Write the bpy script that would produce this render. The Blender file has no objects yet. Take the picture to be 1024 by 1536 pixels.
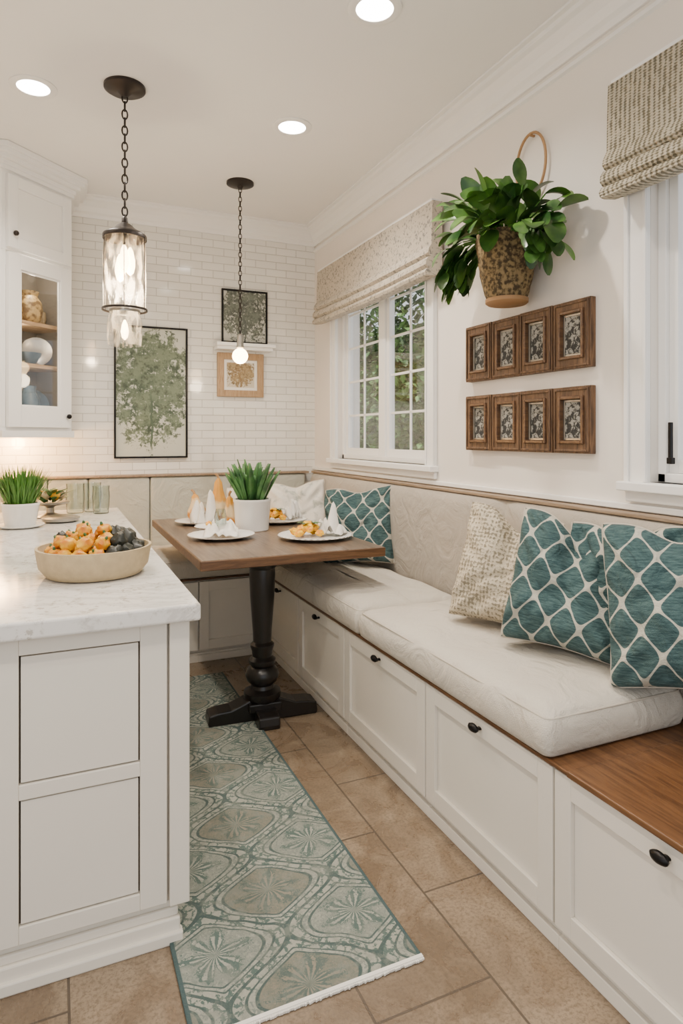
import bpy, bmesh, math, random
from mathutils import Vector, Matrix, noise
R = random.Random(7)
PI = math.pi
COL = bpy.context.scene.collection

# ------------------------------------------------------------------ materials
def sock(nt, s, v):
    if isinstance(v, bpy.types.NodeSocket): nt.links.new(v, s)
    else: s.default_value = v
def mth(nt, op, a, b=None, c=None):
    n = nt.nodes.new('ShaderNodeMath'); n.operation = op
    sock(nt, n.inputs[0], a)
    if b is not None: sock(nt, n.inputs[1], b)
    if c is not None: sock(nt, n.inputs[2], c)
    return n.outputs[0]
def mixc(nt, f, a, b):
    n = nt.nodes.new('ShaderNodeMix'); n.data_type = 'RGBA'
    sock(nt, n.inputs[0], f); 
    for s, v in ((n.inputs[6], a), (n.inputs[7], b)):
        if isinstance(v, tuple) and len(v) == 3: v = (*v, 1)
        sock(nt, s, v)
    return n.outputs[2]
def step(nt, v, lo, hi):
    n = nt.nodes.new('ShaderNodeMapRange'); n.interpolation_type = 'SMOOTHSTEP'
    sock(nt, n.inputs[0], v); n.inputs[1].default_value = lo; n.inputs[2].default_value = hi
    return n.outputs[0]
def coords(nt, scale=(1, 1, 1), rot=(0, 0, 0), kind='Object', loc=(0, 0, 0)):
    tc = nt.nodes.new('ShaderNodeTexCoord'); mp = nt.nodes.new('ShaderNodeMapping')
    mp.inputs['Scale'].default_value = scale; mp.inputs['Rotation'].default_value = rot
    mp.inputs['Location'].default_value = loc
    nt.links.new(tc.outputs[kind], mp.inputs[0]); return mp.outputs[0]
def noise_t(nt, vec, scale, detail=4, rough=.5, dist=0):
    n = nt.nodes.new('ShaderNodeTexNoise'); nt.links.new(vec, n.inputs['Vector'])
    n.inputs['Scale'].default_value = scale; n.inputs['Detail'].default_value = detail
    n.inputs['Roughness'].default_value = rough; n.inputs['Distortion'].default_value = dist
    return n.outputs[0]
def voro(nt, vec, scale, feature='F1'):
    n = nt.nodes.new('ShaderNodeTexVoronoi'); n.feature = feature
    nt.links.new(vec, n.inputs['Vector']); n.inputs['Scale'].default_value = scale
    return n.outputs[0]
def bump(nt, bs, h, strength=.3, dist=.01):
    b = nt.nodes.new('ShaderNodeBump'); b.inputs['Strength'].default_value = strength
    b.inputs['Distance'].default_value = dist
    nt.links.new(h, b.inputs['Height']); nt.links.new(b.outputs[0], bs.inputs['Normal'])
def base(name, color=(.8, .8, .8), rough=.5, metal=0, spec=None):
    m = bpy.data.materials.new(name); m.use_nodes = True
    nt = m.node_tree; bs = nt.nodes['Principled BSDF']
    bs.inputs['Base Color'].default_value = (*color, 1)
    bs.inputs['Roughness'].default_value = rough; bs.inputs['Metallic'].default_value = metal
    if spec is not None: bs.inputs['Specular IOR Level'].default_value = spec
    return m, nt, bs
def plain(name, color, rough=.5, metal=0, var=.06, vs=6, bs_=0, bscale=200, spec=None, scale=(1, 1, 1)):
    m, nt, bs = base(name, color, rough, metal, spec)
    v = coords(nt, scale)
    n = noise_t(nt, v, vs, 4)
    c2 = tuple(max(0, x * (1 - var * 2)) for x in color); c1 = tuple(min(1, x * (1 + var)) for x in color)
    nt.links.new(mixc(nt, n, c2, c1), bs.inputs['Base Color'])
    if bs_: bump(nt, bs, noise_t(nt, v, bscale, 3), bs_, .004)
    return m
def twotone(name, c1, c2, vs, lo, hi, rough=.5, bs_=0, bscale=60, detail=4):
    m, nt, bs = base(name, c1, rough); v = coords(nt); n = noise_t(nt, v, vs, detail)
    nt.links.new(mixc(nt, step(nt, n, lo, hi), c1, c2), bs.inputs['Base Color'])
    if bs_: bump(nt, bs, noise_t(nt, v, bscale, 4), bs_, .005)
    return m
def fabric(name, color, var=.04, fine=350):
    m, nt, bs = base(name, color, .95)
    v = coords(nt); n = noise_t(nt, v, 5, 4); n2 = noise_t(nt, v, fine, 3)
    c2 = tuple(max(0, x * (1 - var * 2)) for x in color); c1 = tuple(min(1, x * (1 + var)) for x in color)
    c = mixc(nt, n, c2, c1); c = mixc(nt, mth(nt, 'MULTIPLY', n2, .30), c, tuple(x*.5 for x in color))
    nt.links.new(c, bs.inputs['Base Color']); bs.inputs['Sheen Weight'].default_value = .05
    wr = noise_t(nt, v, 6, 3, .55, 1.8)
    bump(nt, bs, mth(nt, 'ADD', mth(nt, 'MULTIPLY', wr, 1.5), mth(nt, 'MULTIPLY', n2, .2)), .7, .018)
    return m
def emis(name, color, s):
    m, nt, bs = base(name, color)
    bs.inputs['Emission Color'].default_value = (*color, 1); bs.inputs['Emission Strength'].default_value = s
    return m
def glassm(name, tint=(1, 1, 1), fk=.25, add=.01, blend=.3, frost=0, rib=0):
    m = bpy.data.materials.new(name); m.use_nodes = True; nt = m.node_tree; nt.nodes.clear()
    o = nt.nodes.new('ShaderNodeOutputMaterial'); t = nt.nodes.new('ShaderNodeBsdfTransparent')
    g = nt.nodes.new('ShaderNodeBsdfGlossy'); g.inputs['Roughness'].default_value = .06 if rib else .03
    t.inputs[0].default_value = (*tint, 1)
    lw = nt.nodes.new('ShaderNodeLayerWeight'); lw.inputs[0].default_value = blend
    f = mth(nt, 'ADD', mth(nt, 'MULTIPLY', lw.outputs['Fresnel'], fk), add)
    mx = nt.nodes.new('ShaderNodeMixShader'); nt.links.new(f, mx.inputs[0])
    src = t.outputs[0]
    if rib:
        b = nt.nodes.new('ShaderNodeBump'); b.inputs['Strength'].default_value = .8; b.inputs['Distance'].default_value = .01
        nt.links.new(noise_t(nt, coords(nt, (1, 1, .35)), rib, 3), b.inputs['Height']); nt.links.new(b.outputs[0], g.inputs['Normal'])
    if frost:
        tr = nt.nodes.new('ShaderNodeBsdfTranslucent'); tr.inputs[0].default_value = (1, .93, .80, 1)
        m2 = nt.nodes.new('ShaderNodeMixShader')
        fr_ = mth(nt, 'MULTIPLY', step(nt, noise_t(nt, coords(nt, (1, 1, .3)), 40, 3), .42, .62), frost); nt.links.new(fr_, m2.inputs[0])
        nt.links.new(src, m2.inputs[1]); nt.links.new(tr.outputs[0], m2.inputs[2]); src = m2.outputs[0]
    nt.links.new(src, mx.inputs[1])
    nt.links.new(g.outputs[0], mx.inputs[2]); nt.links.new(mx.outputs[0], o.inputs[0])
    return m
def wood(name, c1, c2, axis='Y', sc=1, rough=.4):
    m, nt, bs = base(name, c1, rough)
    s = {'X': (1.2, 16, 16), 'Y': (16, 1.2, 16), 'Z': (16, 16, 1.2)}[axis]
    v = coords(nt, tuple(x * sc for x in s))
    n = noise_t(nt, v, 2.2, 8, .65, 1.4); n2 = noise_t(nt, v, 9, 4, .6)
    c = mixc(nt, step(nt, n, .3, .7), c1, c2); c = mixc(nt, mth(nt, 'MULTIPLY', step(nt, n2, .5, .7), .5), c, tuple(x*.5 for x in c1))
    nt.links.new(c, bs.inputs['Base Color'])
    bump(nt, bs, n, .15, .003); return m

M_wall = plain('paint_warm_white', (.775, .72, .655), .75, var=.015, bs_=.03, bscale=90)
M_ceil = plain('paint_ceiling', (.84, .825, .80), .8, var=.01)
M_trim = plain('paint_trim_white', (.84, .825, .795), .35, var=.01)
M_cab = plain('paint_cabinet_cream', (.755, .705, .622), .38, var=.015)
M_cabw = plain('paint_cabinet_white', (.84, .835, .82), .35, var=.01)
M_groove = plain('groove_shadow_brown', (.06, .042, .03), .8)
M_black = plain('black_metal', (.012, .011, .011), .35, .7)
M_bronze = plain('dark_bronze', (.03, .023, .02), .4, .6)
M_blackwood = plain('black_painted_wood', (.010, .008, .007), .28, var=.2)
M_cush = fabric('cream_linen', (.635, .58, .495))
M_pipe = plain('cream_piping', (.54, .485, .405), .9)
M_backb = fabric('beige_linen', (.44, .39, .325))
M_backg = fabric('pale_sage_fabric', (.55, .545, .465), .03)
M_rim = plain('grey_plate_rim', (.42, .37, .30), .5)
M_woodtop = wood('warm_brown_top', (.075, .030, .010), (.165, .075, .028), 'Y')
M_woodtopx = wood('warm_brown_top_x', (.075, .030, .010), (.165, .075, .028), 'X')
M_table = wood('weathered_walnut', (.08, .05, .032), (.205, .145, .10), 'Y', .8, .28)
M_tableedge = wood('walnut_edge', (.07, .031, .013), (.16, .08, .034), 'X', 1, .35)
M_rail = wood('tan_rail', (.22, .152, .097), (.32, .235, .16), 'Y', 1, .5)
M_frame = wood('weathered_brown_wood', (.045, .022, .011), (.20, .108, .052), 'Z', 1.8, .6)
M_framel = wood('light_oak_frame', (.28, .165, .08), (.42, .28, .15), 'Z', 2, .5)
M_shelfw = wood('shelf_oak', (.40, .25, .13), (.54, .37, .21), 'X', 1, .5)
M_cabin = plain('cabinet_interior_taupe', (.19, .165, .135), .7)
M_glass = glassm('clear_glass')
M_glassb = glassm('drinking_glass', (.90, .94, .93), .8, .06, .10)
M_glassp = glassm('textured_seeded_glass', (1, .98, .94), .50, .045, .12, .34, 45)
M_ceramic = plain('white_ceramic', (.82, .81, .78), .2, var=.01)
M_leaf = twotone('leaf_green', (.014, .052, .009), (.085, .19, .028), 9, .36, .68, .3)
M_leafd = twotone('leaf_dark_green', (.02, .07, .022), (.07, .19, .05), 16, .35, .65, .4)
M_grass = plain('grass_green', (.065, .21, .018), .5, var=.35, vs=20)
M_soil = plain('soil', (.05, .03, .02), .95, var=.3)
M_stone = plain('beige_stoneware', (.47, .365, .215), .7, var=.14, vs=40, bs_=.2)
M_orange = twotone('golden_skin', (.55, .16, .002), (.74, .40, .006), 24, .35, .62, .45, .3, 120)
M_dark = plain('dark_green_skin', (.020, .022, .014), .4, var=.4, vs=40, bs_=.3, bscale=120)
M_orangef = twotone('orange_food', (.75, .26, .003), (.88, .55, .012), 40, .35, .65, .45)
M_napkin = plain('white_napkin', (.78, .75, .69), .9, var=.03, bs_=.2)
M_silver = plain('aged_silver', (.36, .34, .30), .3, .9, var=.2, vs=30)
M_gold = twotone('antique_gold', (.16, .09, .03), (.52, .36, .14), 34, .40, .60, .4, .6, 60)
M_blue = plain('blue_grey_glaze', (.09, .14, .18), .3, var=.4, vs=30)
M_rattan = plain('rattan', (.36, .20, .085), .6)
M_basket = twotone('rough_mottled_basket', (.05, .034, .015), (.25, .175, .08), 70, .38, .62, .9, 1, 60, 8)
M_bulb = emis('warm_bulb', (1, .70, .38), 20)
M_can = emis('downlight_lens', (1, .94, .86), 20)
M_under = emis('under_cabinet_strip', (1, .66, .32), 8)
M_gourd, nt, bs = base('golden_gourd', (.74, .52, .28), .45)
v = coords(nt); sx = nt.nodes.new('ShaderNodeSeparateXYZ'); nt.links.new(v, sx.inputs[0])
h = mth(nt, 'ADD', sx.outputs[2], mth(nt, 'MULTIPLY', noise_t(nt, v, 26, 4), .10))
c = mixc(nt, step(nt, h, .09, .12), (.50, .19, .01), (.62, .48, .27)); c = mixc(nt, step(nt, h, .15, .19), c, (.55, .25, .02))
nt.links.new(c, bs.inputs['Base Color'])

M_marble, nt, bs = base('pale_quartz', (.82, .80, .77), .12)
v = coords(nt); a = noise_t(nt, v, 2.2, 8, .65, 1.5); b = noise_t(nt, v, 45, 5, .7)
va = mth(nt, 'ABSOLUTE', mth(nt, 'SUBTRACT', a, .5)); vein = step(nt, va, .04, 0)
sp = mth(nt, 'MULTIPLY', step(nt, b, .53, .63), step(nt, noise_t(nt, v, 6, 3), .38, .6))
c = mixc(nt, mth(nt, 'MULTIPLY', vein, .45), (.73, .705, .665), (.45, .42, .385)); c = mixc(nt, mth(nt, 'MULTIPLY', sp, .65), c, (.32, .275, .225))
nt.links.new(c, bs.inputs['Base Color'])

def brickmat(name, c1, c2, mortar, w, h, ms, rough, perm, off=.5, loc=(0, 0, 0), bstr=.5, nz=None):
    m, nt, bs = base(name, c1, rough)
    tc = nt.nodes.new('ShaderNodeTexCoord'); sx = nt.nodes.new('ShaderNodeSeparateXYZ'); cx = nt.nodes.new('ShaderNodeCombineXYZ')
    nt.links.new(tc.outputs['Object'], sx.inputs[0])
    nt.links.new(mth(nt, 'ADD', sx.outputs[perm[0]], loc[0]), cx.inputs[0]); nt.links.new(mth(nt, 'ADD', sx.outputs[perm[1]], loc[1]), cx.inputs[1])
    br = nt.nodes.new('ShaderNodeTexBrick'); nt.links.new(cx.outputs[0], br.inputs['Vector'])
    br.offset = off
    for k, val in (('Color1', (*c1, 1)), ('Color2', (*c2, 1)), ('Mortar', (*mortar, 1))): br.inputs[k].default_value = val
    br.inputs['Scale'].default_value = 1; br.inputs['Mortar Size'].default_value = ms
    br.inputs['Brick Width'].default_value = w; br.inputs['Row Height'].default_value = h; br.inputs['Mortar Smooth'].default_value = .2
    colr = br.outputs[0]
    hgt = mth(nt, 'SUBTRACT', 1.0, br.outputs[1])
    if nz:
        n1 = noise_t(nt, tc.outputs['Object'], 5, 9, .7, .8); n2 = noise_t(nt, tc.outputs['Object'], 110, 4, .7); n3 = noise_t(nt, tc.outputs['Object'], 2.2, 6, .65, .5)
        nb = mth(nt, 'SUBTRACT', 1.0, br.outputs[1])
        colr = mixc(nt, mth(nt, 'MULTIPLY', step(nt, n1, .40, .62), mth(nt, 'MULTIPLY', nb, .9)), colr, nz)
        colr = mixc(nt, mth(nt, 'MULTIPLY', step(nt, n2, .42, .66), .6), colr, tuple(x*.45 for x in c1))
        colr = mixc(nt, mth(nt, 'MULTIPLY', step(nt, n3, .45, .65), mth(nt, 'MULTIPLY', nb, .55)), colr, tuple(x*.60 for x in c1))
        rr = mth(nt, 'ADD', mth(nt, 'MULTIPLY', n1, .35), .12); nt.links.new(rr, bs.inputs['Roughness'])
        hgt = mth(nt, 'ADD', hgt, mth(nt, 'MULTIPLY', n2, .3))
    nt.links.new(colr, bs.inputs['Base Color'])
    bump(nt, bs, hgt, bstr, .003)
    return m
M_tile = brickmat('white_subway_tile', (.80, .78, .73), (.74, .72, .67), (.54, .51, .465), .15, .052, .0022, .08, (0, 2), loc=(0, .01), bstr=.8)
M_floor = brickmat('tan_stone_tile', (.215, .153, .099), (.165, .115, .073), (.085, .064, .046), .62, .31, .0035, .42, (1, 0), loc=(-1.266 + 6.2, -.956 + 3.1), nz=(.30, .228, .155))

# rug: pointed ogee lattice
M_rug, nt, bs = base('patterned_rug', (.4, .5, .45), .95)
tc = nt.nodes.new('ShaderNodeTexCoord'); sx = nt.nodes.new('ShaderNodeSeparateXYZ'); OBJ = tc.outputs['Object']; nt.links.new(OBJ, sx.inputs[0])
X, Y = sx.outputs[0], sx.outputs[1]
wob = mth(nt, 'MULTIPLY', mth(nt, 'SUBTRACT', noise_t(nt, OBJ, 9, 2), .5), .45)
A = mth(nt, 'ADD', mth(nt, 'MULTIPLY', X, 2 * PI / .385), wob); B = mth(nt, 'ADD', mth(nt, 'MULTIPLY', Y, 2 * PI / .34), wob)
f0 = mth(nt, 'ADD', mth(nt, 'COSINE', A), mth(nt, 'COSINE', B))
tri = mth(nt, 'MULTIPLY', mth(nt, 'ARCSINE', mth(nt, 'MULTIPLY', mth(nt, 'COSINE', A), .998)), 2/PI)
f = mth(nt, 'ADD', tri, mth(nt, 'COSINE', B))
af = mth(nt, 'ABSOLUTE', f); rad = mth(nt, 'SQRT', mth(nt, 'MAXIMUM', mth(nt, 'SUBTRACT', 2.0, mth(nt, 'ABSOLUTE', f0)), 0.0))
ang = mth(nt, 'ARCTAN2', mth(nt, 'SINE', A), mth(nt, 'SINE', B))
teal, teald, cream, tan = (.052, .098, .090), (.024, .058, .058), (.34, .34, .285), (.235, .20, .148)
fine = noise_t(nt, OBJ, 85, 4, .65, 1.0); grain = noise_t(nt, OBJ, 300, 2); wear = noise_t(nt, OBJ, 16, 8, .8); vari = noise_t(nt, OBJ, 5, 2)
vo = voro(nt, OBJ, 34, 'DISTANCE_TO_EDGE'); vc = voro(nt, OBJ, 30)
pet = mth(nt, 'ABSOLUTE', mth(nt, 'COSINE', mth(nt, 'ADD', mth(nt, 'MULTIPLY', ang, 3), mth(nt, 'MULTIPLY', vari, 4))))
pr = mth(nt, 'SUBTRACT', mth(nt, 'ADD', mth(nt, 'MULTIPLY', pet, .65), .26), mth(nt, 'ADD', rad, mth(nt, 'MULTIPLY', mth(nt, 'SUBTRACT', fine, .5), 1.2)))
rib = mth(nt, 'COSINE', mth(nt, 'MULTIPLY', ang, 18))
flower = mth(nt, 'MULTIPLY', step(nt, pr, -.02, .03), step(nt, mth(nt, 'ADD', rib, mth(nt, 'MULTIPLY', fine, 4)), 1.6, 2.0))
outl = step(nt, mth(nt, 'ABSOLUTE', pr), .10, .05)
scr = step(nt, mth(nt, 'ADD', mth(nt, 'MULTIPLY', mth(nt, 'SINE', mth(nt, 'MULTIPLY', vc, 300)), .7), mth(nt, 'MULTIPLY', mth(nt, 'SUBTRACT', fine, .5), 4)), .0, .35)
scr = mth(nt, 'MULTIPLY', scr, step(nt, pr, -.02, -.06))
mk = mth(nt, 'MINIMUM', mth(nt, 'ADD', mth(nt, 'ADD', flower, mth(nt, 'MULTIPLY', scr, .9)), outl), 1.0)
inA = mixc(nt, mk, tan, (.06, .095, .085)); inB = mixc(nt, mk, cream, teal)
c = mixc(nt, step(nt, f, -.1, .1), inB, inA)
c = mixc(nt, step(nt, af, .74, .71), c, teald)
c = mixc(nt, step(nt, af, .64, .61), c, mixc(nt, step(nt, fine, .5, .56), cream, (.17, .20, .175)))
c = mixc(nt, step(nt, af, .47, .44), c, teald)
c = mixc(nt, step(nt, af, .39, .36), c, mixc(nt, step(nt, mth(nt, 'ADD', fine, mth(nt, 'MULTIPLY', vo, 1)), .55, .62), teal, cream))
c = mixc(nt, step(nt, af, .09, .07), c, teald)
c = mixc(nt, mth(nt, 'MULTIPLY', step(nt, wear, .46, .62), .62), c, (.19, .205, .175))
c = mixc(nt, step(nt, mth(nt, 'ABSOLUTE', X), .274, .276), c, (.018, .055, .064))
c = mixc(nt, mth(nt, 'MULTIPLY', grain, .5), c, (.14, .155, .13))
nt.links.new(c, bs.inputs['Base Color']); bump(nt, bs, grain, .5, .003)

def trellis():
    m, nt, bs = base('teal_trellis_fabric', (.1, .3, .3), .92)
    tc = nt.nodes.new('ShaderNodeTexCoord'); sx = nt.nodes.new('ShaderNodeSeparateXYZ'); nt.links.new(tc.outputs['Object'], sx.inputs[0])
    w = mth(nt, 'MULTIPLY', mth(nt, 'SUBTRACT', noise_t(nt, tc.outputs['Object'], 7, 2), .5), 1.5)
    A = mth(nt, 'ADD', mth(nt, 'MULTIPLY', sx.outputs[0], 2 * PI / .100), w); B = mth(nt, 'ADD', mth(nt, 'MULTIPLY', sx.outputs[1], 2 * PI / .132), w)
    f = mth(nt, 'ABSOLUTE', mth(nt, 'ADD', mth(nt, 'COSINE', A), mth(nt, 'MULTIPLY', mth(nt, 'COSINE', B), 1.06)))
    n = noise_t(nt, coords(nt, (1, 7, 1)), 34, 4, .6)
    c = mixc(nt, step(nt, n, .3, .7), (.022, .058, .064), (.075, .138, .138))
    c = mixc(nt, step(nt, f, .22, .15), c, mixc(nt, n, (.44, .42, .35), (.60, .57, .48)))
    nt.links.new(c, bs.inputs['Base Color'])
    wr = noise_t(nt, tc.outputs['Object'], 8, 3, .5, 1.8)
    bump(nt, bs, mth(nt, 'ADD', wr, mth(nt, 'MULTIPLY', noise_t(nt, tc.outputs['Object'], 400, 2), .10)), 1.0, .035); return m
M_trel = trellis()
def speck(name, bg, fg, scale, lo, hi, sc=(1, 1, 1), bs_=.3):
    m, nt, bs = base(name, bg, .92)
    v = coords(nt, sc); n = noise_t(nt, v, scale, 5, .65, .6)
    nt.links.new(mixc(nt, step(nt, n, lo, hi), bg, fg), bs.inputs['Base Color']); bump(nt, bs, n, bs_, .005); return m
M_pilc, nt, bs = base('cream_woven_boucle', (.6, .5, .4), .95)
tc = nt.nodes.new('ShaderNodeTexCoord'); sx = nt.nodes.new('ShaderNodeSeparateXYZ'); nt.links.new(tc.outputs['Object'], sx.inputs[0])
n = noise_t(nt, tc.outputs['Object'], 95, 4, .65); n2 = noise_t(nt, tc.outputs['Object'], 12, 3)
k_ = mth(nt, 'ADD', mth(nt, 'ADD', n, mth(nt, 'MULTIPLY', mth(nt, 'SINE', mth(nt, 'MULTIPLY', sx.outputs[0], 2*PI/.013)), .06)), mth(nt, 'MULTIPLY', mth(nt, 'SINE', mth(nt, 'MULTIPLY', sx.outputs[1], 2*PI/.016)), .06))
k_ = mth(nt, 'ADD', k_, mth(nt, 'MULTIPLY', mth(nt, 'SUBTRACT', n2, .5), .35))
nt.links.new(mixc(nt, step(nt, k_, .48, .60), (.60, .52, .385), (.25, .215, .15)), bs.inputs['Base Color']); bump(nt, bs, k_, 1, .008)
M_pilw = speck('white_grey_marled', (.70, .67, .61), (.38, .40, .355), 14, .5, .7, bs_=.9)
M_blind1 = speck('speckled_linen_shade', (.47, .415, .335), (.20, .19, .175), 56, .53, .60)
M_blind2, nt, bs = base('ribbed_woven_shade', (.5, .45, .35), .92)
tc = nt.nodes.new('ShaderNodeTexCoord'); sx = nt.nodes.new('ShaderNodeSeparateXYZ'); nt.links.new(tc.outputs['Object'], sx.inputs[0])
n = noise_t(nt, coords(nt, (1, 1, .5)), 60, 4, .6)
cord = mth(nt, 'SINE', mth(nt, 'ADD', mth(nt, 'MULTIPLY', sx.outputs[1], 2*PI/.018), mth(nt, 'MULTIPLY', n, 3)))
row = mth(nt, 'SINE', mth(nt, 'ADD', mth(nt, 'MULTIPLY', sx.outputs[2], 2*PI/.009), mth(nt, 'MULTIPLY', n, 4)))
k_ = mth(nt, 'ADD', mth(nt, 'ADD', mth(nt, 'MULTIPLY', cord, .5), mth(nt, 'MULTIPLY', row, .35)), mth(nt, 'MULTIPLY', mth(nt, 'SUBTRACT', n, .5), 2.4))
nt.links.new(mixc(nt, step(nt, k_, -.6, .3), (.17, .15, .10), (.58, .52, .395)), bs.inputs['Base Color']); bump(nt, bs, k_, .8, .006)
M_relief = speck('silver_relief_print', (.035, .035, .033), (.33, .32, .28), 55, .47, .56, bs_=.8)
def printmat(name, bg, cols, scale, rx, rz, thr, pw=3.0, trunk=True):
    m, nt, bs = base(name, bg, .6)
    tc = nt.nodes.new('ShaderNodeTexCoord'); sx = nt.nodes.new('ShaderNodeSeparateXYZ'); nt.links.new(tc.outputs['Object'], sx.inputs[0])
    x = mth(nt, 'DIVIDE', sx.outputs[0], rx); z = mth(nt, 'DIVIDE', mth(nt, 'SUBTRACT', sx.outputs[2], .03), rz)
    r = mth(nt, 'SQRT', mth(nt, 'ADD', mth(nt, 'MULTIPLY', x, x), mth(nt, 'MULTIPLY', z, z)))
    n = noise_t(nt, tc.outputs['Object'], scale, 8, .75); n2 = noise_t(nt, tc.outputs['Object'], scale * .3, 4)
    mk = mth(nt, 'SUBTRACT', mth(nt, 'ADD', n, mth(nt, 'MULTIPLY', n2, .5)), mth(nt, 'MULTIPLY', mth(nt, 'POWER', r, pw), .16))
    c = mixc(nt, step(nt, n2, .35, .62), cols[0], cols[1]); c = mixc(nt, mth(nt, 'MULTIPLY', step(nt, n, .5, .62), .7), c, tuple(x*.4 for x in cols[0]))
    c = mixc(nt, step(nt, mk, thr, thr + .09), bg, c)
    if trunk:
        tr = mth(nt, 'MULTIPLY', step(nt, mth(nt, 'ABSOLUTE', mth(nt, 'ADD', sx.outputs[0], mth(nt, 'MULTIPLY', mth(nt, 'SUBTRACT', n2, .5), .05))), .008, .004), step(nt, z, .1, -.3))
        c = mixc(nt, mth(nt, 'MULTIPLY', tr, step(nt, z, -1.05, -.9)), c, cols[0])
    nt.links.new(c, bs.inputs['Base Color']); return m
M_pr1 = printmat('tree_print', (.50, .51, .44), [(.060, .095, .060), (.15, .19, .125)], 34, .26, .41, .60, 5)
M_pr2 = printmat('botanical_print_grey', (.50, .50, .44), [(.08, .095, .08), (.14, .16, .13)], 60, .20, .23, .60)
M_pr3 = printmat('botanical_print_gold', (.56, .50, .38), [(.22, .14, .06), (.33, .24, .12)], 60, .12, .12, .60)
M_hedge, nt, bs = base('hedge_leaves', (.1, .3, .1), .6)
n = noise_t(nt, coords(nt), 5, 5); nt.links.new(mixc(nt, step(nt, n, .35, .65), (.018, .060, .020), (.15, .29, .07)), bs.inputs['Base Color'])

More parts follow.
